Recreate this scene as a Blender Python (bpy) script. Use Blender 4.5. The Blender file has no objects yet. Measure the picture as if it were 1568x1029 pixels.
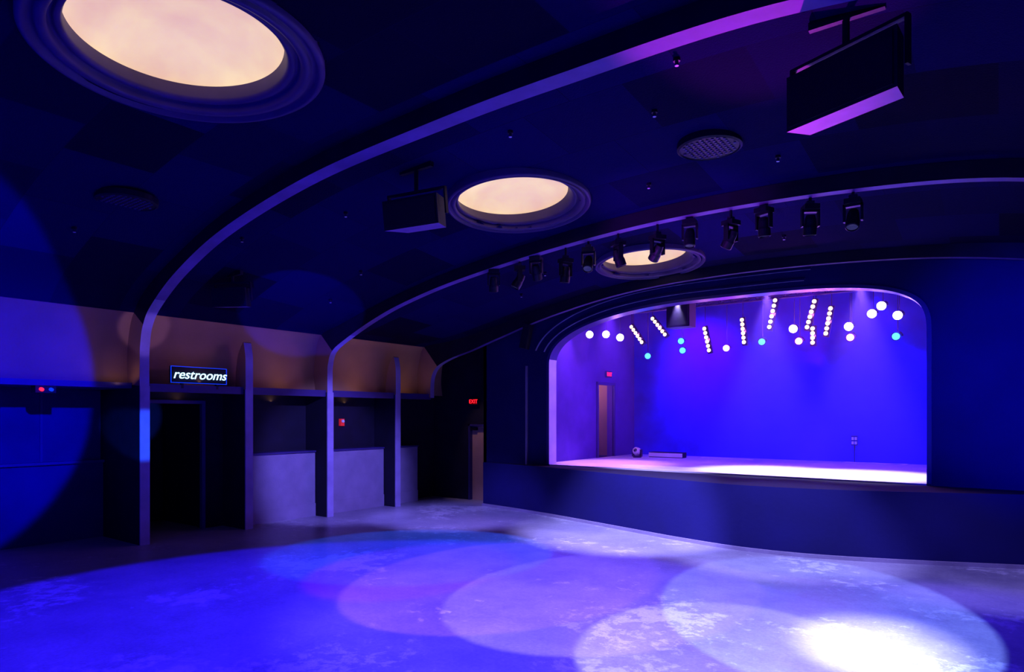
import bpy, math, random
from mathutils import Vector, Matrix
random.seed(4)
H=2.35
S=bpy.context.scene
try:
    S.view_settings.view_transform='Standard'; S.view_settings.look='None'
except Exception as e: print(e)

# ---------------- materials ----------------
def new_mat(name):
    m=bpy.data.materials.new(name); m.use_nodes=True
    nt=m.node_tree; b=nt.nodes['Principled BSDF']; return m,nt,b
def pm(name,col,rough=0.6,var=0.25,scale=3.0,metal=0.0,bump=0.0,emit=None,es=0.0):
    m,nt,b=new_mat(name)
    tc=nt.nodes.new('ShaderNodeTexCoord')
    n=nt.nodes.new('ShaderNodeTexNoise'); n.inputs['Scale'].default_value=scale; n.inputs['Detail'].default_value=5
    nt.links.new(tc.outputs['Object'],n.inputs['Vector'])
    r=nt.nodes.new('ShaderNodeValToRGB')
    c0=[c*(1-var) for c in col]; c1=[min(1,c*(1+var)) for c in col]
    r.color_ramp.elements[0].position=0.3; r.color_ramp.elements[1].position=0.7
    r.color_ramp.elements[0].color=(*c0,1); r.color_ramp.elements[1].color=(*c1,1)
    nt.links.new(n.outputs['Fac'],r.inputs['Fac']); nt.links.new(r.outputs['Color'],b.inputs['Base Color'])
    b.inputs['Roughness'].default_value=rough; b.inputs['Metallic'].default_value=metal
    b.inputs['Specular IOR Level'].default_value=0.3
    if bump>0:
        bp=nt.nodes.new('ShaderNodeBump'); bp.inputs['Strength'].default_value=bump; bp.inputs['Distance'].default_value=0.02
        n2=nt.nodes.new('ShaderNodeTexNoise'); n2.inputs['Scale'].default_value=scale*12; n2.inputs['Detail'].default_value=4
        nt.links.new(tc.outputs['Object'],n2.inputs['Vector'])
        nt.links.new(n2.outputs['Fac'],bp.inputs['Height']); nt.links.new(bp.outputs['Normal'],b.inputs['Normal'])
    if emit:
        b.inputs['Emission Color'].default_value=(*emit,1); b.inputs['Emission Strength'].default_value=es
    return m
BLACK=pm('black_paint',(0.004,0.003,0.018),0.8)  # blue room light is tinted into this and the dark wall paints
DARKW=pm('dark_wall_paint',(0.010,0.006,0.10),0.8,0.2,1.2,bump=0.15)
STAGEW=pm('stage_wall_paint',(0.002,0.001,0.075),0.85,0.15,1.0,bump=0.15)
HALFW=pm('half_wall_plaster',(0.22,0.19,0.31),0.6,0.12,2.5,bump=0.3)
RIBF=pm('rib_light_paint',(0.14,0.07,0.29),0.6,0.25,2)  # purple cast of the light mixed into the rib colour
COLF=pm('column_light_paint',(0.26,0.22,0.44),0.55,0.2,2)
TAN=pm('cove_tan_paint',(0.36,0.21,0.11),0.8,0.12,1.2,bump=0.1)
METAL=pm('fixture_metal',(0.006,0.005,0.02),0.5,0.2,8,metal=0.2)
STEEL=pm('pipe_steel',(0.03,0.02,0.07),0.4,0.2,8,metal=0.5)
SPKF=pm('speaker_cabinet',(0.005,0.004,0.018),0.7,0.3,20,bump=0.2)
SPKG=pm('speaker_grille',(0.003,0.002,0.012),0.6,0.5,60)
SPKB=pm('speaker_underside_lit',(0.20,0.11,0.34),0.5,0.1,6)  # cabinet bottom coloured purple as if lit from below
RINGM=pm('skylight_moulding',(0.06,0.035,0.12),0.5,0.1,4)
CURT=pm('backdrop_blue_wall',(0.015,0.02,0.6),0.85,0.2,1.5,bump=0.1)
DOORM=pm('door_tan_paint',(0.45,0.28,0.2),0.5,0.1,2)
CARPET=pm('apron_black_carpet',(0.003,0.002,0.02),0.95,0.4,40)
FRAME=pm('frame_trim_paint',(0.03,0.02,0.13),0.5,0.1,3)
PURPW=pm('stage_side_paint',(0.07,0.025,0.26),0.7,0.15,2,bump=0.1)
EDGEL=pm('proscenium_reveal_lit',(0.5,0.45,0.75),0.5,0.1,3)  # left reveal, stage light put into the pale colour
EDGED=pm('proscenium_reveal_shaded',(0.04,0.02,0.16),0.5,0.1,3)  # same reveal over the arch, shade put into the colour
WHITEP=pm('white_plastic',(0.7,0.7,0.75),0.4,0.05,3)
REDP=pm('red_plastic_glow',(0.6,0.03,0.02),0.4,0.1,3,emit=(1,0.02,0.05),es=0.3)  # glow put into the alarm's plastic, which is no lamp
def em(name,col,s): 
    return pm(name,(0.02,0.02,0.02),0.3,0.1,3,emit=col,es=s)
LWARM=em('lamp_warm',(1,0.74,0.36),3.4)
LWHITE=em('lamp_white',(0.75,0.7,1.0),22)
LBLUE=em('lamp_blue',(0.02,0.15,1.0),9)
LPURP=em('lamp_purple',(0.5,0.2,1.0),14)
LDIM=em('lens_dim',(0.2,0.2,1.0),0.08)
EXITR=em('exit_red',(1.0,0.01,0.02),3.0)
NEON=em('neon_tube',(0.45,0.75,1.0),2.2)
NEONB=em('neon_blue_outline',(0.0,0.04,1.0),1.0)

def ceiling_mat():
    m,nt,b=new_mat('ceiling_acoustic_panels')
    tc=nt.nodes.new('ShaderNodeTexCoord')
    br=nt.nodes.new('ShaderNodeTexBrick'); br.inputs['Scale'].default_value=0.42
    br.inputs['Color1'].default_value=(0.0014,0.0002,0.014,1); br.inputs['Color2'].default_value=(0.0034,0.0005,0.065,1)  # panel tones carry the blue of the room light
    br.inputs['Mortar'].default_value=(0.002,0.0006,0.03,1); br.inputs['Mortar Size'].default_value=0.002
    br.inputs['Brick Width'].default_value=0.55; br.inputs['Row Height'].default_value=0.45
    nt.links.new(tc.outputs['Object'],br.inputs['Vector'])
    nt.links.new(br.outputs['Color'],b.inputs['Base Color'])
    n=nt.nodes.new('ShaderNodeTexNoise'); n.inputs['Scale'].default_value=60
    nt.links.new(tc.outputs['Object'],n.inputs['Vector'])
    bp=nt.nodes.new('ShaderNodeBump'); bp.inputs['Strength'].default_value=0.3; bp.inputs['Distance'].default_value=0.02
    nt.links.new(n.outputs['Fac'],bp.inputs['Height']); nt.links.new(bp.outputs['Normal'],b.inputs['Normal'])
    b.inputs['Roughness'].default_value=0.9; b.inputs['Specular IOR Level'].default_value=0.05
    return m
CEIL=ceiling_mat()
def floor_mat():
    m,nt,b=new_mat('worn_concrete_floor')
    L=nt.links.new
    tc=nt.nodes.new('ShaderNodeTexCoord')
    def noise(s,d,det=6,dist=0):
        n=nt.nodes.new('ShaderNodeTexNoise'); n.inputs['Scale'].default_value=s; n.inputs['Detail'].default_value=det
        n.inputs['Distortion'].default_value=dist; n.inputs['Roughness'].default_value=d
        L(tc.outputs['Object'],n.inputs['Vector']); return n
    a=noise(0.7,0.7); c=noise(5.0,0.75,10,0.3); f=noise(22,0.8); g=noise(0.5,0.5)
    r1=nt.nodes.new('ShaderNodeValToRGB'); r1.color_ramp.elements[0].position=0.3; r1.color_ramp.elements[1].position=0.7
    r1.color_ramp.elements[0].color=(0.16,0.15,0.24,1); r1.color_ramp.elements[1].color=(0.30,0.29,0.38,1)
    L(a.outputs['Fac'],r1.inputs['Fac'])
    ad=nt.nodes.new('ShaderNodeMath'); ad.operation='MULTIPLY_ADD'; ad.inputs[1].default_value=1.1; L(g.outputs['Fac'],ad.inputs[0]); L(c.outputs['Fac'],ad.inputs[2])
    r2=nt.nodes.new('ShaderNodeValToRGB'); r2.color_ramp.elements[0].position=0.565; r2.color_ramp.elements[1].position=0.60
    r2.color_ramp.elements[0].color=(0,0,0,1); r2.color_ramp.elements[1].color=(1,1,1,1)
    hf=nt.nodes.new('ShaderNodeMath'); hf.operation='MULTIPLY'; hf.inputs[1].default_value=0.5; L(ad.outputs[0],hf.inputs[0])
    L(hf.outputs[0],r2.inputs['Fac'])
    mx=nt.nodes.new('ShaderNodeMixRGB'); mx.inputs['Color2'].default_value=(0.55,0.55,0.68,1)
    mm=nt.nodes.new('ShaderNodeMath'); mm.operation='MULTIPLY'; mm.inputs[1].default_value=0.5
    L(r2.outputs['Color'],mm.inputs[0]); L(mm.outputs[0],mx.inputs['Fac']); L(r1.outputs['Color'],mx.inputs['Color1'])
    r3=nt.nodes.new('ShaderNodeValToRGB'); r3.color_ramp.elements[0].position=.25; r3.color_ramp.elements[1].position=.75
    r3.color_ramp.elements[0].color=(0.66,0.66,0.7,1); r3.color_ramp.elements[1].color=(1.3,1.3,1.27,1)
    L(f.outputs['Fac'],r3.inputs['Fac'])
    mu=nt.nodes.new('ShaderNodeMixRGB'); mu.blend_type='MULTIPLY'; mu.inputs['Fac'].default_value=1
    L(mx.outputs['Color'],mu.inputs['Color1']); L(r3.outputs['Color'],mu.inputs['Color2'])
    L(mu.outputs['Color'],b.inputs['Base Color'])
    rr=nt.nodes.new('ShaderNodeMapRange'); rr.inputs['To Min'].default_value=0.2; rr.inputs['To Max'].default_value=0.5
    L(c.outputs['Fac'],rr.inputs['Value']); L(rr.outputs['Result'],b.inputs['Roughness'])
    bp=nt.nodes.new('ShaderNodeBump'); bp.inputs['Strength'].default_value=0.15; bp.inputs['Distance'].default_value=0.01
    L(f.outputs['Fac'],bp.inputs['Height']); L(bp.outputs['Normal'],b.inputs['Normal'])
    return m
FLOOR=floor_mat()
STFL=pm('stage_floor_boards',(0.6,0.55,0.68),0.45,0.15,1.0)
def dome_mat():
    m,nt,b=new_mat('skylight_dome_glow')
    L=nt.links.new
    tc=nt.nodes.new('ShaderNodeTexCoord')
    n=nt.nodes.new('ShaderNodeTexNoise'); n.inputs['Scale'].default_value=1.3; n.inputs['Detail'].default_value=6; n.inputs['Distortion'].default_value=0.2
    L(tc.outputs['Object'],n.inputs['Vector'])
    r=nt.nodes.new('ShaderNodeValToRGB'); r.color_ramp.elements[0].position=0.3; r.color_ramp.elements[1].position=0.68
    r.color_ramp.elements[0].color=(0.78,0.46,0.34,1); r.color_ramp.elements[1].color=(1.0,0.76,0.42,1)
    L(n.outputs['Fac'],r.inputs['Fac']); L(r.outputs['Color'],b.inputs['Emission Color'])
    b.inputs['Emission Strength'].default_value=0.9; b.inputs['Base Color'].default_value=(0.35,0.25,0.25,1)  # emission stands in for hidden light on the plaster dome
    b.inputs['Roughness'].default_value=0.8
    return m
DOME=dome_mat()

# ---------------- mesh builder ----------------
class MB:
    def __init__(s): s.v=[];s.f=[];s.m=[];s.mats=[]
    def mi(s,mat):
        if mat not in s.mats: s.mats.append(mat)
        return s.mats.index(mat)
    def face(s,pts,mat):
        i=len(s.v); s.v+= [tuple(p) for p in pts]; s.f.append(tuple(range(i,i+len(pts)))); s.m.append(s.mi(mat))
    def box(s,x0,x1,y0,y1,z0,z1,mat,M=None,mb=None,taper=1.0):
        i=len(s.v)
        P=[(x0,y0,z0),(x1,y0,z0),(x1,y1,z0),(x0,y1,z0),(x0,y0,z1),(x1,y0,z1),(x1,y1,z1),(x0,y1,z1)]
        if taper!=1.0:
            cx=(x0+x1)/2
            P=[((cx+(p[0]-cx)*(taper if abs(p[1]-y1)<1e-9 else 1)),p[1],p[2]) for p in P]
        if M: P=[tuple(M@Vector(p)) for p in P]
        s.v+=P
        F=[(0,3,2,1),(4,5,6,7),(0,1,5,4),(1,2,6,5),(2,3,7,6),(3,0,4,7)]
        for k,f in enumerate(F):
            s.f.append(tuple(i+a for a in f)); s.m.append(s.mi(mb if (mb and k==0) else mat))
    def cyl(s,p0,p1,r0,mat,r1=None,n=14,caps=True,capm=None):
        r1=r0 if r1 is None else r1
        p0=Vector(p0);p1=Vector(p1);d=(p1-p0).normalized()
        a=d.orthogonal().normalized(); b=d.cross(a)
        i=len(s.v)
        for p,r in((p0,r0),(p1,r1)):
            for k in range(n):
                t=2*math.pi*k/n; s.v.append(tuple(p+a*r*math.cos(t)+b*r*math.sin(t)))
        mi=s.mi(mat)
        for k in range(n):
            s.f.append((i+k,i+(k+1)%n,i+n+(k+1)%n,i+n+k)); s.m.append(mi)
        if caps:
            s.f.append(tuple(i+k for k in reversed(range(n)))); s.m.append(mi)
            s.f.append(tuple(i+n+k for k in range(n))); s.m.append(s.mi(capm) if capm else mi)
    def lathe(s,prof,mats,n=64,M=None):
        i=len(s.v)
        for (r,z) in prof:
            for k in range(n):
                t=2*math.pi*k/n; p=Vector((r*math.cos(t),r*math.sin(t),z))
                s.v.append(tuple(M@p if M else p))
        for j in range(len(prof)-1):
            mi=s.mi(mats[j])
            for k in range(n):
                a=i+j*n+k;b=i+j*n+(k+1)%n
                s.f.append((a,b,b+n,a+n)); s.m.append(mi)
    def obj(s,name,smooth=False,parent=None,bevel=0):
        me=bpy.data.meshes.new(name); me.from_pydata(s.v,[],s.f)
        for m in s.mats: me.materials.append(m)
        me.polygons.foreach_set('material_index',s.m)
        if smooth: me.polygons.foreach_set('use_smooth',[True]*len(s.f))
        me.update()
        o=bpy.data.objects.new(name,me); S.collection.objects.link(o)
        if parent: o.parent=parent
        return o

def cat(pts,N):
    out=[];n=len(pts)-1
    for i in range(N+1):
        t=i/N*n; k=min(int(t),n-1); u=t-k
        p0=pts[max(k-1,0)];p1=pts[k];p2=pts[k+1];p3=pts[min(k+2,n)]
        out.append(tuple(0.5*((2*b)+(-a+c)*u+(2*a-5*b+4*c-d)*u*u+(-a+3*b-3*c+d)*u**3) for a,b,c,d in zip(p0,p1,p2,p3)))
    return out

# ---------------- profiles (x, z relative to eye height) ----------------
cove=[(-13.0,.58),(-13.05,1.0),(-12.98,1.5),(-12.78,1.9)]
C1=cove+[(-12.25,2.3),(-11.2,2.72),(-9.76,3.15),(-7.6,3.5),(-5.3,3.62),(-3.6,3.64),(-1.5,3.58),(.5,3.25),(2.2,2.6),(3.0,2.0),(3.3,1.5),(3.35,.6)]
C2=cove+[(-12.1,2.08),(-11.2,2.33),(-10.08,2.6),(-8.62,2.88),(-6.33,3.17),(-4.08,3.31),(-1.63,3.25),(.23,3.02),(2.0,2.5),(2.9,1.95),(3.3,1.5),(3.35,.6)]
C3=cove+[(-12.1,1.98),(-11.2,2.1),(-10.2,2.3),(-8.6,2.65),(-6.5,2.97),(-4,3.05),(-1.5,2.95),(.3,2.75),(2,2.3),(2.9,1.8),(3.3,1.4),(3.35,.6)]
R1=[(-12.55,.55),(-12.55,.95),(-12.53,1.3),(-12.42,1.65),(-12.1,1.97),(-11.2,2.45),(-9.76,2.92),(-7.6,3.28),(-5.3,3.4),(-3.6,3.42),(-1.5,3.36),(.5,3.0),(2.0,2.4),(2.6,1.7),(2.75,1.3),(2.75,.6)]
R2=[(-12.55,.55),(-12.55,.9),(-12.53,1.2),(-12.38,1.5),(-11.9,1.75),(-11.0,2.1),(-10.08,2.37),(-8.62,2.66),(-6.33,2.95),(-4.08,3.09),(-1.63,3.03),(.23,2.79),(1.8,2.2),(2.5,1.6),(2.75,1.2),(2.75,.6)]
R3=[(-12.55,.5),(-12.55,.8),(-12.5,1.1),(-12.3,1.35),(-11.8,1.55),(-11.1,1.72),(-10.2,1.98),(-8.6,2.4),(-6.5,2.75),(-4,2.85),(-1.5,2.75),(.3,2.5),(1.8,2.1),(2.5,1.5),(2.75,1.1),(2.75,.6)]
NS=150
c1=cat(C1,NS);c2=cat(C2,NS);c3=cat(C3,NS)
Y0,Y1,Y2,Y3=1.55,5.7,9.85,13.2
def prof_at(y):
    if y<=Y1: return c1
    if y<=Y2: a,b,t=c1,c2,(y-Y1)/(Y2-Y1)
    elif y<=Y3: a,b,t=c2,c3,(y-Y2)/(Y3-Y2)
    else: return c3
    return [(p[0]*(1-t)+q[0]*t,p[1]*(1-t)+q[1]*t) for p,q in zip(a,b)]
def ceil_z(x,y):
    p=prof_at(y); 
    for a,b in zip(p[25:],p[26:]):
        if a[0]<=x<=b[0]: return a[1]+(b[1]-a[1])*(x-a[0])/(b[0]-a[0])+H
    return 3+H

# skylights: x,y,R,inner ratio, recess lean
SKY=[(-6.45,3.30,1.34,.73,-.25),(-6.02,8.33,1.12,.80,-.55),(-5.62,12.23,1.08,.80,-.55)]
# ---------------- ceiling ----------------
mb=MB(); ys=[-4+0.12*i for i in range(int(18.3/0.12)+1)]
rows=[prof_at(y) for y in ys]
for y,r in zip(ys,rows):
    for p in r: mb.v.append((p[0],y,p[1]+H))
W=NS+1
ti=mb.mi(TAN); ci=mb.mi(CEIL)
for j in range(len(ys)-1):
    for k in range(NS):
        a=rows[j][k];cx=(a[0]+rows[j][k+1][0])/2;cy=ys[j]+.06
        if any((cx-s[0])**2+(cy-s[1])**2<(s[2]-.09)**2 for s in SKY): continue
        i=j*W+k; mb.f.append((i,i+W,i+W+1,i+1)); mb.m.append(ti if (k<30 or k>NS-20) else ci)
mb.obj('ceiling',smooth=True)

# ---------------- ribs ----------------
def rib(y,ctrl,cp,w=0.17,wc=.24):
    inn=cat(ctrl,NS); mb=MB()
    def ww(k): 
        t=min(1,max(0,(k-30)/50)); t2=min(1,max(0,(NS-25-k)/35)); return w+(wc-w)*min(t,t2)
    for k in range(NS):
        a,b=inn[k],inn[k+1]; c,d=cp[k],cp[k+1]
        wa,wb=ww(k)/2,ww(k+1)/2
        A=lambda p,yy:(p[0],yy,p[1]+H)
        sm=TAN if (k<30) else BLACK  # tan low on rib sides stands in for the warm strip's glow
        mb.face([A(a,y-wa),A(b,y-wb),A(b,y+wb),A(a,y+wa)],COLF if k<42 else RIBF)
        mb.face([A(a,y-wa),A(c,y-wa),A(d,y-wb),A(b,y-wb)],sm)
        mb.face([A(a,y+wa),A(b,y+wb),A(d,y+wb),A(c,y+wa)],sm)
    return mb.obj('ceiling_rib')
rib(Y0,R1,c1); rib(Y1,R1,c1); rib(Y2,R2,c2,wc=.17,w=.15); rib(Y3+.1,R3,c3,w=.15,wc=.12)

# ---------------- columns ----------------
def column(y,tall,w=0.17):
    mb=MB(); top=0.55+H
    back=-13.42
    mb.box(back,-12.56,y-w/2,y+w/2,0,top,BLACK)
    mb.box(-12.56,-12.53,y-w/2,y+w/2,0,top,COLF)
    if not tall:
        fr_=cat([(-12.53,.55),(-12.53,.9),(-12.54,1.25),(-12.60,1.52)],20)
        bk_=cat([(-12.92,.55),(-12.89,.95),(-12.80,1.3),(-12.62,1.54)],20)
        y0,y1=y-w/2,y+w/2
        for a,b,c,d in zip(fr_,fr_[1:],bk_,bk_[1:]):
            mb.face([(a[0],y0,a[1]+H),(b[0],y0,b[1]+H),(b[0],y1,b[1]+H),(a[0],y1,a[1]+H)],COLF)
            mb.face([(c[0],y0,c[1]+H),(d[0],y0,d[1]+H),(d[0],y1,d[1]+H),(c[0],y1,c[1]+H)],TAN)
            for yy in(y0,y1):
                mb.face([(a[0],yy,a[1]+H),(b[0],yy,b[1]+H),(d[0],yy,d[1]+H),(c[0],yy,c[1]+H)],TAN)
    mb.obj('wall_column')
for y,t in((Y0,True),(Y1,True),(7.78,False),(Y2,True),(12.0,False)): column(y,t)

# ---------------- floor & shell ----------------
mb=MB(); mb.box(-15.5,3.6,-4.2,19.2,-0.2,0,FLOOR); mb.obj('floor')
mb=MB(); mb.box(3.3,3.5,-4,14.4,0,5.6,DARKW); mb.obj('wall_right')
mb=MB(); mb.box(-15,3.5,-4.2,-4,0,6.3,DARKW); mb.obj('wall_back')
mb=MB()
mb.box(-14.4,-14.2,-4,5.62,0,2.95,DARKW)
mb.box(-14.2,-14.08,-4,5.62,0,1.45,DARKW)
mb.box(-14.2,-14.02,-4,5.62,1.45,1.5,FRAME)
mb.box(-14.2,-14.18,4.6,4.64,1.5,2.86,FRAME)
mb.box(-14.2,-13.3,5.62,5.78,0,2.95,BLACK)
mb.box(-13.6,-13.4,5.78,5.95,0,2.95,BLACK)
mb.box(-13.6,-13.4,7.25,7.75,0,2.95,BLACK)
mb.box(-13.6,-13.4,5.95,7.25,2.6,2.95,BLACK)
mb.box(-15.2,-13.6,5.8,5.9,0,2.9,BLACK); mb.box(-15.2,-13.6,7.3,7.4,0,2.9,BLACK); mb.box(-15.3,-15.2,5.8,7.4,0,2.9,BLACK); mb.box(-15.2,-13.6,5.8,7.4,2.85,2.95,BLACK)
mb.box(-13.5,-13.35,7.75,14.3,0,2.95,BLACK)
for a,b in((7.88,9.75),(9.95,11.9),(12.1,13.15)):
    mb.box(-13.35,-12.97,a,b,0,1.5,HALFW); mb.box(-13.35,-12.93,a,b,1.5,1.54,FRAME)
    mb.box(-12.97,-12.95,a,b,0,0.3,HALFW)
mb.box(-15.2,-13.0,-4,14.3,5.2,5.3,BLACK)
mb.obj('wall_left')
mb=MB()
mb.box(-14.2,-12.82,-4,5.6,2.86,2.96,FRAME)
mb.box(-13.45,-12.62,5.8,13.3,2.84,2.93,FRAME)
mb.box(-12.64,-12.60,5.8,13.3,2.80,2.95,FRAME)
mb.obj('trim_1')
mb=MB()
mb.box(-13.42,-13.32,5.93,6.0,0,2.6,FRAME);mb.box(-13.42,-13.32,7.2,7.27,0,2.6,FRAME);mb.box(-13.42,-13.32,5.93,7.27,2.6,2.67,FRAME)
mb.obj('door_frame')
mb=MB()
mb.box(-13.5,-12.0,14.2,14.4,0,5.6,BLACK); mb.box(-11.15,-10.75,14.2,14.4,0,5.6,BLACK); mb.box(-12.0,-11.15,14.2,14.4,2.12,5.6,BLACK)
mb.box(-10.9,-10.8,13.5,14.2,0,5.6,DARKW)
mb.obj('wall_end')
mb=MB()
mb.box(-12.0,-11.15,14.3,14.35,0,2.12,DOORM)
mb.box(-12.0,-11.95,14.18,14.3,0,2.12,FRAME);mb.box(-11.2,-11.15,14.18,14.3,0,2.12,FRAME);mb.box(-12.0,-11.15,14.18,14.3,2.07,2.12,FRAME)
mb.box(-11.95,-11.75,14.22,14.3,1.95,2.03,METAL)
mb.cyl((-11.3,14.3,1.0),(-11.3,14.22,1.0),0.03,STEEL); mb.box(-11.42,-11.28,14.2,14.23,0.98,1.02,STEEL)
mb.obj('door_1')

# ---------------- proscenium wall ----------------
AC,AA,SP,CR=-4.92,3.92,1.25,2.45
def arch(off,n=80,zb=-1.18):
    out=[(AC-AA-off,zb)]
    for i in range(n+1):
        t=math.pi*(1-i/n); c,s=math.cos(t),math.sin(t)
        if c<0: e=2/2.25; sp=SP; h=CR-SP+off*.8
        else: e=2/3.8; sp=SP+.1; h=CR-SP-.1+off*.8
        out.append((AC+(AA+off)*math.copysign(abs(c)**e,c),sp+h*abs(s)**e))
    out.append((AC+AA+off,zb)); return out
mb=MB()
yF,yB=13.5,13.8
L0=AC-AA;R0=AC+AA; T=5.55
mb.box(-10.9,L0,yF,yB,0,T,STAGEW); mb.box(R0,3.4,yF,yB,0,T,STAGEW); mb.box(L0,R0,yF,yB,0,.99,STAGEW)
ar=arch(0)[1:-1]
for a,b in zip(ar,ar[1:]):
    mb.face([(a[0],yF,a[1]+H),(b[0],yF,b[1]+H),(b[0],yF,T),(a[0],yF,T)],STAGEW)
    mb.face([(a[0],yB,a[1]+H),(b[0],yB,b[1]+H),(b[0],yB,T),(a[0],yB,T)],STAGEW)
mb.obj('wall_stage')
mb=MB()
al=arch(-.012)
for i,(a,b) in enumerate(zip(al,al[1:])):
    mb.face([(a[0],yF-.03,a[1]+H),(b[0],yF-.03,b[1]+H),(b[0],yB,b[1]+H),(a[0],yB,a[1]+H)],EDGEL if i<3 else EDGED)  # left leg gets the lit copy, the rest the shaded one
A=arch(-.012);B=arch(.06)
for a,b,c,e in zip(A,A[1:],B,B[1:]):
    P=lambda p,yy:(p[0],yy,p[1]+H)
    mb.face([P(a,yF-.03),P(b,yF-.03),P(e,yF-.03),P(c,yF-.03)],FRAME)
    mb.face([P(c,yF-.03),P(e,yF-.03),P(e,yF),P(c,yF)],FRAME)
def band2(o0,o1,d):
    A=arch(o0)[6:48];B=arch(o1)[6:48]
    for a,b,c,e in zip(A,A[1:],B,B[1:]):
        y=yF-d
        P=lambda p,yy:(p[0],yy,p[1]+H)
        mb.face([P(a,y),P(b,y),P(e,y),P(c,y)],STAGEW)
        mb.face([P(a,y),P(b,y),P(b,yF),P(a,yF)],COLF)  # pale inner face paints a thin highlight along the moulding
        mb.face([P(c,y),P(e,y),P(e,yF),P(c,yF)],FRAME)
band2(0.2,0.24,0.06); band2(0.45,0.5,0.06)
mb.obj('trim_2')
mb=MB(); mb.box(-9.52,-9.48,13.45,13.5,1.0,3.6,HALFW); mb.obj('trim_3')

# ---------------- stage ----------------
mb=MB(); mb.box(-9.14,-0.61,13.81,18.79,0,1.17,STFL); mb.box(L0+.015,R0-.015,13.5,13.81,1.0,1.17,STFL); mb.obj('stage')
fr=cat([(-10.9,13.48),(-9.6,13.25),(-8.2,12.9),(-6.34,12.35),(-4.8,11.9),(-3.45,11.68),(-1.97,11.92),(.31,12.85),(1.6,13.48)],64)
mb=MB()
for a,b in zip(fr,fr[1:]):
    mb.face([(a[0],a[1],0),(b[0],b[1],0),(b[0],b[1],1.14),(a[0],a[1],1.14)],STAGEW)
    mb.face([(a[0],a[1],1.14),(b[0],b[1],1.14),(b[0],13.49,1.14),(a[0],13.49,1.14)],CARPET)
mb.obj('stage_apron')
mb=MB()
for a,b in zip(fr,fr[1:]):
    mb.face([(a[0],a[1]-.05,0),(b[0],b[1]-.05,0),(b[0],b[1]-.05,.06),(a[0],a[1]-.05,.06)],HALFW)
    mb.face([(a[0],a[1]-.05,.06),(b[0],b[1]-.05,.06),(b[0],b[1],.06),(a[0],a[1],.06)],HALFW)
mb.obj('baseboard_stage')
mb=MB(); mb.box(-9.4,-0.4,18.8,19.0,0,5.6,CURT)
mb.obj('wall_stage_back')
mb=MB()
mb.box(-9.35,-9.15,13.8,16.45,0,5.6,PURPW);mb.box(-9.35,-9.15,17.4,18.8,0,5.6,PURPW);mb.box(-9.35,-9.15,16.45,17.4,3.25,5.6,PURPW)
mb.box(-9.18,-9.1,16.38,16.45,1.17,3.3,FRAME);mb.box(-9.18,-9.1,17.4,17.47,1.17,3.3,FRAME);mb.box(-9.18,-9.1,16.38,17.47,3.25,3.32,FRAME)
mb.box(-10.8,-9.35,16.2,17.6,1.07,1.17,BLACK);mb.box(-10.9,-10.8,16.0,17.8,1.1,3.6,TAN);mb.box(-10.8,-9.35,17.6,17.7,1.1,3.6,TAN);mb.box(-10.8,-9.35,16.1,16.2,1.1,3.6,TAN);mb.box(-10.8,-9.35,16.2,17.6,3.5,3.6,TAN)
mb.box(-10.3,-9.75,17.52,17.58,1.17,2.9,BLACK)
mb.obj('wall_stage_left')
mb=MB(); mb.box(-0.6,-0.4,13.8,18.8,0,5.6,STAGEW); mb.obj('wall_stage_right')
mb=MB(); mb.box(-9.4,-0.4,13.8,19.0,5.6,5.7,BLACK); mb.obj('ceiling_stage')

# ---------------- skylights ----------------
for (x,y,R,q,sx) in SKY:
    z=ceil_z(x,y); dz=(ceil_z(x,y+.6)-ceil_z(x,y-.6))/1.2*.6; dx=(ceil_z(x+.6,y)-ceil_z(x-.6,y))/1.2
    nrm=Vector((-dx,-dz,1)).normalized()
    M=Matrix.Translation((x,y,z-0.06))@nrm.to_track_quat('Z','Y').to_matrix().to_4x4()
    pf=[(R*(q+(1-q)*a),b) for a,b in [(1,.16),(1,0),(.92,-.02),(.82,-.02),(.78,.03),(.62,.04),(.6,-.0),(.45,.0),(.36,.02),(.34,.09),(.22,.10),(.2,.07),(.06,.08),(0,.12),(0,.26)]]
    mb=MB(); mb.lathe(pf,[RINGM]*(len(pf)-1),96,None)
    r0=R*(q+.03)
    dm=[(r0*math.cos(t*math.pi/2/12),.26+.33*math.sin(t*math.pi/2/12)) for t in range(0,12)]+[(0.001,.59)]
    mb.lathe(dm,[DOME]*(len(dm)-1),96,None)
    # recess well leans with the roof pitch (world -X)
    mb.v=[tuple((M@Vector(v))+Vector((sx*min(.26,max(0,v[2])) if math.hypot(v[0],v[1])<R*.97 else 0,0,0))) for v in mb.v]
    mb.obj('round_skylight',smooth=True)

# ---------------- hanging speakers ----------------
def speaker(loc,w,h,d,yaw,tilt,tp=.72):
    M=Matrix.Translation(loc)@Matrix.Rotation(yaw,4,'Z')@Matrix.Rotation(tilt,4,'X')
    mb=MB()
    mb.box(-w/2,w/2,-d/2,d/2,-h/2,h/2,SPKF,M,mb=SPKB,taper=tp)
    mb.box(-w/2+.03,w/2-.03,-d/2-.015,-d/2,-h/2+.03,h/2-.03,SPKG,M)
    for s in(-1,1):
        mb.box(s*(w/2+.02)-.012,s*(w/2+.02)+.012,-.03,.03,-.05,h/2+.1,METAL,M)
    mb.box(-w/2-.03,w/2+.03,-.03,.03,h/2+.08,h/2+.11,METAL,M)
    top=M@Vector((0,0,h/2+.1)); zc=ceil_z(top.x,top.y)
    mb.cyl(top,(top.x,top.y,zc+.02),.03,METAL); mb.box(top.x-.3,top.x+.3,top.y-.03,top.y+.03,zc-.05,zc+.02,METAL)
    mb.obj('hanging_speaker')
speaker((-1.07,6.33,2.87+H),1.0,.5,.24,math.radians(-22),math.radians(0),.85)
speaker((-6.55,6.65,2.83+H),.9,.4,.4,math.radians(10),math.radians(8))
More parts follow.
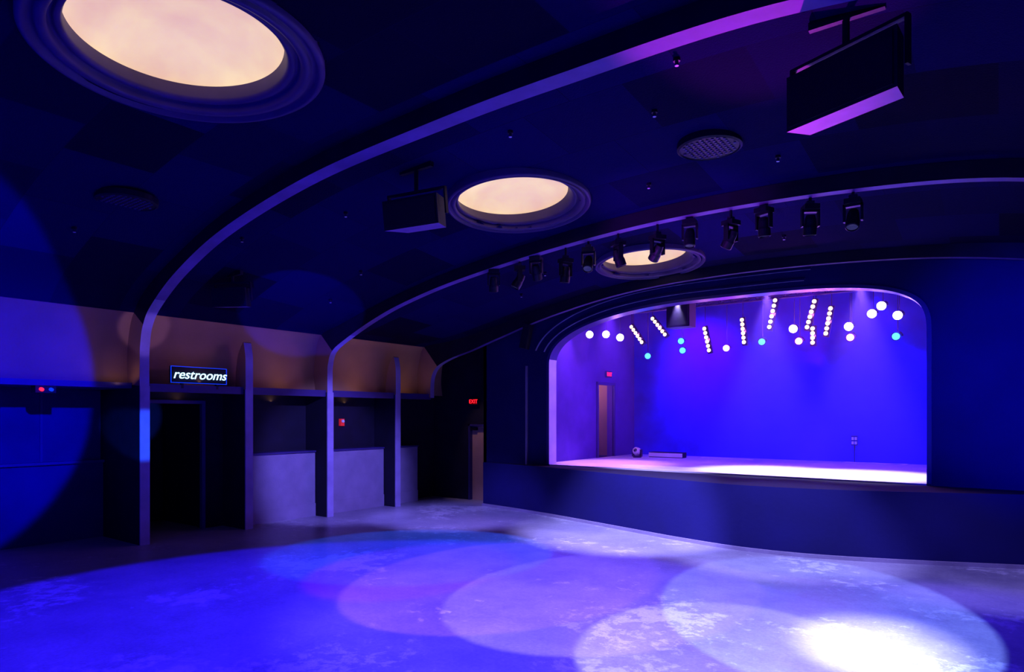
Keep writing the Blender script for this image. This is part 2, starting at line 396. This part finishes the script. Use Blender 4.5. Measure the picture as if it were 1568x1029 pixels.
speaker((-11.3,6.7,2.17+H),.65,.34,.35,math.radians(30),math.radians(8))
speaker_s=MB(); M=Matrix.Translation((-9.35,13.25,4.3))@Matrix.Rotation(math.radians(15),4,'Z')@Matrix.Rotation(math.radians(12),4,'Y')
speaker_s.box(-.09,.09,-.12,.12,-.3,.3,SPKF,M); speaker_s.box(-.075,.075,-.13,-.12,-.28,.28,SPKG,M)
speaker_s.box(-.03,.03,.1,.24,-.03,.03,METAL,M)
speaker_s.obj('wall_speaker')

# ---------------- moving heads ----------------
def moving_head(loc,tilt,yaw,mount):
    x,y,z=loc
    mb=MB()
    T0=Matrix.Translation(loc)@Matrix.Rotation(yaw,4,'Z')
    mb.box(-.10,.10,-.10,.10,.17,.24,METAL,T0)
    mb.cyl((x,y,z+.24),(x,y,mount),.02,METAL)
    mb.box(-.05,.05,-.03,.03,.24,.30,STEEL,T0)
    mb.box(-.12,-.095,-.04,.04,-.06,.18,METAL,T0); mb.box(.095,.12,-.04,.04,-.06,.18,METAL,T0)
    mb.box(-.12,.12,-.04,.04,.14,.17,METAL,T0)
    Tm=T0@Matrix.Rotation(tilt,4,'X')
    mb.lathe([(0.001,.11),(.06,.1),(.075,.04),(.08,-.04),(.088,-.07),(.088,-.17),(.075,-.18),(.07,-.16)],[METAL]*7,18,Tm)
    mb.lathe([(.07,-.16),(.001,-.15)],[LDIM],18,Tm)
    mb.obj('moving_head_light')
r2=cat(R2,NS)
def rib2z(x):
    for a,b in zip(r2[30:],r2[31:]):
        if a[0]<=x<=b[0]: return a[1]+(b[1]-a[1])*(x-a[0])/(b[0]-a[0])+H
    return 3+H
heads=[(-5.69,2.62),(-5.12,2.64),(-4.42,2.63),(-3.88,2.78),(-3.24,2.66),(-2.76,2.76),(-2.13,2.68),(-1.59,2.66),(-7.76,2.52),(-7.15,2.50),(-6.78,2.62),(-6.15,2.5)]
for i,(x,z) in enumerate(heads):
    moving_head((x,9.92,z+H+.03),math.radians([-35,20,45,-10,35,5,10,-25,20,-30,30,10][i]),math.radians([20,-40,60,10,70,-20,30,0,40,-50,15,70][i]),rib2z(x)-.002)

# ---------------- stage lamps ----------------
def point(loc,E,col,size=.1,name='ambient_lamp'):
    l=bpy.data.lights.new(name,'POINT'); l.energy=E; l.color=col; l.shadow_soft_size=size
    o=bpy.data.objects.new(name,l); S.collection.objects.link(o); o.location=loc; return o
def par(loc,lm,r=.085,tgt=(-3,5,1.5),mount=5.05):
    p=Vector(loc); d=(Vector(tgt)-p).normalized()
    mb=MB()
    mb.cyl(p-d*.28,p-d*.05,.07,METAL); mb.cyl(p-d*.05,p,.07,METAL,r1=.1,capm=METAL)
    mb.cyl(p-d*.002,p+d*.012,r,lm)
    q=p-d*.15
    mb.cyl(q,(q.x,q.y,mount),.008,METAL,n=6); mb.box(q.x-.1,q.x+.1,q.y-.02,q.y+.02,q.z-.02,q.z+.02,METAL)
    mb.obj('par_can_light')
    col={'lamp_white':(.4,.12,1),'lamp_blue':(0,.05,1),'lamp_purple':(.4,.0,1)}[lm.name]
    point(p+d*.06,40,col,.03,'par_can_glow')
A=[(-8.57,15,2.12,LWHITE),(-8.09,15,2.09,LWHITE),(-7.69,15,1.98,LWHITE),
(-3.80,16,2.0,LWHITE),(-3.68,16,1.71,LPURP),(-2.65,16,1.96,LWHITE),(-2.62,16,1.72,LPURP),(-2.02,16,2.35,LWHITE),(-2.2,16,2.2,LWHITE),(-1.72,16,2.12,LWHITE),(-1.75,16,1.68,LBLUE),
(-7.4,16,1.57,LBLUE),(-6.49,16,1.9,LBLUE),(-6.45,16,1.66,LBLUE),(-5.34,16,1.65,LPURP),(-4.5,16,1.75,LBLUE)]
for x,y,z,m in A: par((x,y,z+H),m,mount=5.06,r=.09 if m in(LWHITE,) else .075)
def bar(x,z,L,ang,n=6):
    M=Matrix.Translation((x,15.9,z+H))@Matrix.Rotation(math.radians(ang),4,'Y')
    mb=MB(); mb.box(-.06,.06,.02,.1,-L/2-.02,L/2+.02,METAL,M)
    for i in range(n):
        zz=-L/2+L*(i+.5)/n
        mb.cyl(M@Vector((0,.02,zz)),M@Vector((0,-.03,zz)),.035,METAL,r1=.05); mb.cyl(M@Vector((0,-.03,zz)),M@Vector((0,-.035,zz)),.046,LWARM)
    p=M@Vector((0,.06,L/2)); mb.cyl(p,(p.x,p.y,5.05),.008,METAL,n=6)
    mb.obj('blinder_light_bar')
    point(M@Vector((0,-.12,0)),20,(1,.25,.6),.03,'blinder_glow')
for b in [(-7.66,2.14,.62,-35),(-7.04,2.30,.66,-38),(-5.78,1.88,.66,-12),(-4.90,2.02,.64,-5),(-4.23,2.37,.74,12),(-3.40,2.28,.7,15),(-3.04,2.1,.66,10),(-3.36,1.8,.42,0,4)]: bar(*b)
for y in (15.0,15.98):
    mb=MB()
    for dy,dz in((0,0),(0,.25),(.22,.12)):
        mb.cyl((-9.1,y+dy,5.08+dz),(-.65,y+dy,5.08+dz),.025,STEEL,n=8)
    for i in range(28):
        x=-9.1+i*.3
        mb.cyl((x,y,5.08),(x+.15,y,5.33),.012,STEEL,n=6);mb.cyl((x+.15,y,5.33),(x+.3,y,5.08),.012,STEEL,n=6)
        mb.cyl((x,y,5.08),(x+.15,y+.22,5.2),.012,STEEL,n=6)
    for x in(-8.5,-4.9,-1.3): mb.cyl((x,y,5.3),(x,y,5.59),.02,STEEL)
    mb.obj('lighting_truss')
mb=MB(); mb.box(-6.28,-5.72,14.6,15.0,4.42,5.0,pm('cluster_brown',(0.02,0.008,0.03),.9)); mb.box(-6.24,-5.76,14.58,14.6,4.46,4.96,SPKG); mb.cyl((-6.0,14.8,5.0),(-6.0,14.8,5.6),.03,METAL); mb.obj('hanging_speaker_cluster')

# ---------------- stage floor items ----------------
mb=MB(); mb.box(-8.1,-7.1,17.6,17.9,1.17,1.32,SPKF); mb.box(-8.1,-7.1,17.58,17.6,1.19,1.30,WHITEP); mb.obj('floor_light_bar')
mb=MB(); mb.cyl((-8.28,17.2,1.17),(-8.28,17.2,1.22),.12,METAL);mb.lathe([(.001,-.13),(.1,-.1),(.12,0),(.1,.1),(.05,.13)],[WHITEP]*4,16,Matrix.Translation((-8.28,17.2,1.34))@Matrix.Rotation(1.2,4,'X')); mb.box(-8.42,-8.38,17.15,17.25,1.2,1.4,METAL); mb.box(-8.18,-8.14,17.15,17.25,1.2,1.4,METAL); mb.obj('floor_spotlight')
cu=bpy.data.curves.new('stage_cable','CURVE'); cu.dimensions='3D'; cu.bevel_depth=.014
for base in((-6.7,17.9),(-3.2,18.3)):
    sp=cu.splines.new('NURBS'); sp.points.add(9)
    for i in range(10): sp.points[i].co=(base[0]+i*.16,base[1]+.15*math.sin(i*1.7),1.185,1)
    sp.use_endpoint_u=True
o=bpy.data.objects.new('stage_cable',cu); S.collection.objects.link(o); cu.materials.append(WHITEP)
mb=MB(); mb.box(-3.05,-2.9,18.7,18.8,1.6,1.85,METAL)
for i in(0,1):
    for j in(0,1): mb.box(-3.03+i*.07,-2.98+i*.07,18.69,18.7,1.63+j*.11,1.7+j*.11,WHITEP)
mb.cyl((-2.97,18.75,1.17),(-2.97,18.75,1.6),.015,METAL); mb.obj('wall_outlet_box')

# ---------------- stage haze (real theatrical fog) ----------------
m=bpy.data.materials.new('stage_haze'); m.use_nodes=True; nt=m.node_tree
nt.nodes.remove(nt.nodes['Principled BSDF'])
vs=nt.nodes.new('ShaderNodeVolumeScatter'); vs.inputs['Color'].default_value=(.3,.12,1,1); vs.inputs['Density'].default_value=.03; vs.inputs['Anisotropy'].default_value=.2
nt.links.new(vs.outputs[0],nt.nodes['Material Output'].inputs['Volume'])
mb=MB(); mb.box(-9.05,-.65,13.85,18.75,1.2,5.5,m); mb.obj('stage_haze')

# ---------------- signs ----------------
def text(body,name,size,mat,M,shear=0,extr=.01,bev=0,off=0,parent=None):
    c=bpy.data.curves.new(name,'FONT'); c.body=body; c.size=size; c.shear=shear; c.extrude=extr; c.bevel_depth=bev; c.offset=off
    c.align_x='CENTER'; c.align_y='CENTER'; c.materials.append(mat)
    o=bpy.data.objects.new(name,c); S.collection.objects.link(o); o.matrix_world=M
    if parent: o.parent=parent
    return o
e=bpy.data.objects.new('restrooms_neon_sign',None); S.collection.objects.link(e)
Rx=Matrix.Rotation(math.radians(90),4,'Z')@Matrix.Rotation(math.radians(90),4,'X')
text('restrooms','lettering',.25,NEON,Matrix.Translation((-12.52,6.73,.79+H))@Rx,shear=.3,extr=.006,off=.001,parent=e)
mb=MB(); mb.box(-12.6,-12.55,6.17,7.29,.63+H,.95+H,BLACK)
for a in[(6.17,7.29,.63,.642),(6.17,7.29,.938,.95),(6.17,6.182,.63,.95),(7.278,7.29,.63,.95)]: mb.box(-12.55,-12.54,a[0],a[1],a[2]+H,a[3]+H,NEONB)
for yy in(6.4,7.1): mb.box(-12.66,-12.59,yy,yy+.04,2.88,3.2,METAL)
mb.obj('backing_panel',parent=e)
def exit_sign(loc,rz,w=.3,h=.18):
    e=bpy.data.objects.new('exit_sign',None); S.collection.objects.link(e)
    M=Matrix.Translation(loc)@Matrix.Rotation(rz,4,'Z')
    mb=MB(); mb.box(-w/2,w/2,-.02,.03,-h/2,h/2,BLACK,M); mb.box(-w/2+.02,w/2-.02,-.022,-.02,-h/2+.02,h/2-.02,pm('exit_face',(.1,0,0),.5,emit=(1,.0,.01),es=.1),M); mb.obj('housing',parent=e)
    text('EXIT','letters',.15,EXITR,M@Matrix.Translation((0,-.026,0))@Matrix.Rotation(math.radians(90),4,'X'),extr=.002,off=.0,parent=e)
exit_sign((-11.75,14.12,.4+H),0)
exit_sign((-9.08,17.0,1.2+H),math.radians(90))
mb=MB(); mb.box(-13.35,-13.28,10.75,10.87,2.1,2.28,REDP); mb.cyl((-13.28,10.81,2.22),(-13.25,10.81,2.22),.04,WHITEP); mb.obj('fire_alarm')
mb=MB(); mb.box(-13.05,-12.85,4.1,4.4,2.74,2.86,METAL)
mb.cyl((-12.85,4.18,2.80),(-12.8,4.18,2.79),.03,EXITR); mb.cyl((-12.85,4.32,2.80),(-12.8,4.32,2.79),.03,NEONB); mb.obj('emergency_light')
def grille(x,y,r):
    z=ceil_z(x,y); mb=MB()
    M=Matrix.Translation((x,y,z-.05))
    mb.lathe([(r,.08),(r,0),(r*.93,-.015),(r*.9,0),(.001,0)],[METAL]*4,40,M)
    for i in range(-5,6):
        for j in range(-5,6):
            a,b=i*r*.16,j*r*.16
            if a*a+b*b<(r*.8)**2: mb.cyl((x+a,y+b,z-.05),(x+a,y+b,z-.06),r*.045,FRAME,n=8)
    mb.obj('ceiling_speaker_grille')
grille(-2.95,8.2,.4); grille(-10.0,4.3,.4)
dl=MB()
for (x,y) in[(-4.9,6.6),(-8.4,6.9),(-3.2,7.1),(-10.2,6.2),(-2.6,6.3),(-9.9,8.5),(-2.3,8.9),(-4.1,8.9),(-7.5,11.3),(-11,4.0),(-11.3,2.8),(-8.6,12),(-3,12),(-1.2,8),(-11.2,8.8)]:
    z=ceil_z(x,y)
    dl.cyl((x,y,z+.02),(x,y,z-.03),.035,METAL); dl.cyl((x,y,z-.03),(x,y,z-.07),.018,STEEL); dl.cyl((x,y,z-.07),(x,y,z-.075),.02,WHITEP)
dl.obj('ceiling_sprinklers')

# ---------------- lights ----------------
def spot(loc,tgt,E,col,rad,blend=.1,size=.05,name='stage_spotlight'):
    l=bpy.data.lights.new(name,'SPOT'); l.energy=E; l.color=col; l.spot_blend=blend; l.shadow_soft_size=size
    d=Vector(tgt)-Vector(loc); l.spot_size=2*math.atan(rad/d.length)
    o=bpy.data.objects.new(name,l); S.collection.objects.link(o); o.location=loc; o.rotation_euler=d.to_track_quat('-Z','Y').to_euler(); return o
def area(loc,tgt,E,col,sx,sy,name='wash_light'):
    l=bpy.data.lights.new(name,'AREA'); l.energy=E; l.color=col; l.shape='RECTANGLE'; l.size=sx; l.size_y=sy
    d=Vector(tgt)-Vector(loc)
    o=bpy.data.objects.new(name,l); S.collection.objects.link(o); o.location=loc; o.rotation_euler=d.to_track_quat('-Z','Y').to_euler(); return o
# dance floor pools
spot((-6.5,4.6,5.3),(-6.0,4.6,0),4200,(.02,0.004,1),5.7,.08)
spot((-4.6,4.2,5.3),(-4.4,6.6,0),1400,(.22,.15,1),4.0,.6)
spot((-5.2,2.2,5.3),(-5.7,7.1,0),3600,(.28,.1,1),2.0,.07)
spot((-4.0,2.2,5.3),(-4.2,7.3,0),4400,(.34,.24,1),1.85,.05)
spot((0.2,2.5,5.0),(-1.65,8.1,0),7500,(.28,.42,1),1.75,.03)
spot((-1.5,2.5,5.3),(-2.2,6.3,0),5500,(.42,.40,1),1.4,.03)
spot((-0.6,3.2,5.0),(-1.0,7.6,0),13000,(.9,.95,1),.95,1.0)
spot((-6.2,2,5.3),(-7.2,7,0),2000,(.3,0,1),1.5,.3)
spot((-6.8,9.7,4.8),(-7.9,8.4,0),1500,(0,0.12,1),2.3,.1)
spot((-4.9,9.4,5.0),(-6.0,11.9,0),7000,(.4,.36,1),2.6,.7)
spot((-2.9,9.4,4.8),(-2.9,11.5,0),3000,(.4,.36,1),2.2,.7)
spot((-1.0,9.5,4.8),(-0.2,11.4,0),1300,(.35,.28,1),2.2,.7)
spot((-9.5,9.4,4.3),(-10.2,11.6,0),1700,(.25,.20,1),2.6,.7)
spot((-1.5,9.4,4.8),(-.3,8.5,0),1000,(0,0,1),3.4,.6)
# wall washes
spot((-5.7,7.5,4.7),(-12.9,10.3,1.0),4000,(.24,.19,1),2.4,.6)
spot((-4.5,2.0,5.0),(-13.4,2.3,3.1),11000,(0,0,1),2.9,.1)
spot((-6,3.5,1.2),(-11.9,8.6,4.65),3500,(0,0,1),1.3,.1)
spot((-6,3.5,1.2),(-12.6,5.75,3.9),700,(.5,.3,1),.45,.3)
spot((-6,3.5,1.2),(-12.6,5.70,2.0),5000,(0.02,.12,1),.5,.3)
# purple uplights on ribs
spot((-4.0,12.2,1.3),(-1.6,5.7,5.7),2800,(.8,.03,1),1.5,.6)
spot((-6.5,4.0,.5),(-4.0,9.85,5.4),2500,(.5,.05,1),1.6,.8)
# warm cove strips
for ya,yb in((5.2,5.55),(5.85,7.6),(7.95,9.7),(10.0,11.85),(12.15,13.1)):
    area((-12.62,(ya+yb)/2,2.98),(-13.0,(ya+yb)/2,3.9),1.3*(yb-ya),(1,.5,.16),.05,(yb-ya)*.9,'cove_strip_light')
# added blue fill for ambience, lamps out of view
point((0.8,-2,3.2),450,(0,0,1),.4)
point((-8,-1.5,3.0),220,(0,0,1),.4)
spot((0.9,5,3.8),(0.6,13.4,3.0),5500,(0,0,1),2.8,.9)
# stage
for x,c in((-7.8,(.4,.15,1)),(-6,(.6,.5,1)),(-4,(.75,.7,1)),(-2.2,(.75,.7,1))):
    spot((x,14.6,5.0),(x,14.7,1.17),2500,c,1.9,.8)
for x,e in((-7,1000),(-4.6,2600),(-2.2,4600)):
    spot((x,16.6,5.0),(x,18.8,2.0),e,(0,.0,1),2.5,.9)
spot((-7,17,5.0),(-7.0,18.8,4.0),900,(.5,0,1),1.8,.9)
spot((-3,14.6,4.9),(-9.1,15.6,3.0),700,(.3,.0,1),2.5,.9)
spot((-3,15.2,3.4),(-4,13.9,5.4),250,(.4,.05,1),3.5,.9)
point((-9.9,16.9,3.2),14,(1,.45,.4),.05)
spot((-11.4,12.9,4.0),(-11.5,14.3,1.2),60,(1,.6,.5),1.2,.6)
w=bpy.data.worlds.new('World'); S.world=w; w.use_nodes=True
w.node_tree.nodes['Background'].inputs['Color'].default_value=(0.0,0.0,0.02,1); w.node_tree.nodes['Background'].inputs['Strength'].default_value=.3

# ---------------- camera ----------------
cam=bpy.data.cameras.new('camera'); cam.sensor_width=36; cam.lens=1010/1568*36; cam.shift_y=122.5/1568; cam.clip_start=.05
o=bpy.data.objects.new('camera',cam); S.collection.objects.link(o); o.location=(0,0,H); o.rotation_euler=(math.radians(90),0,math.atan2(746,1010))
S.camera=o
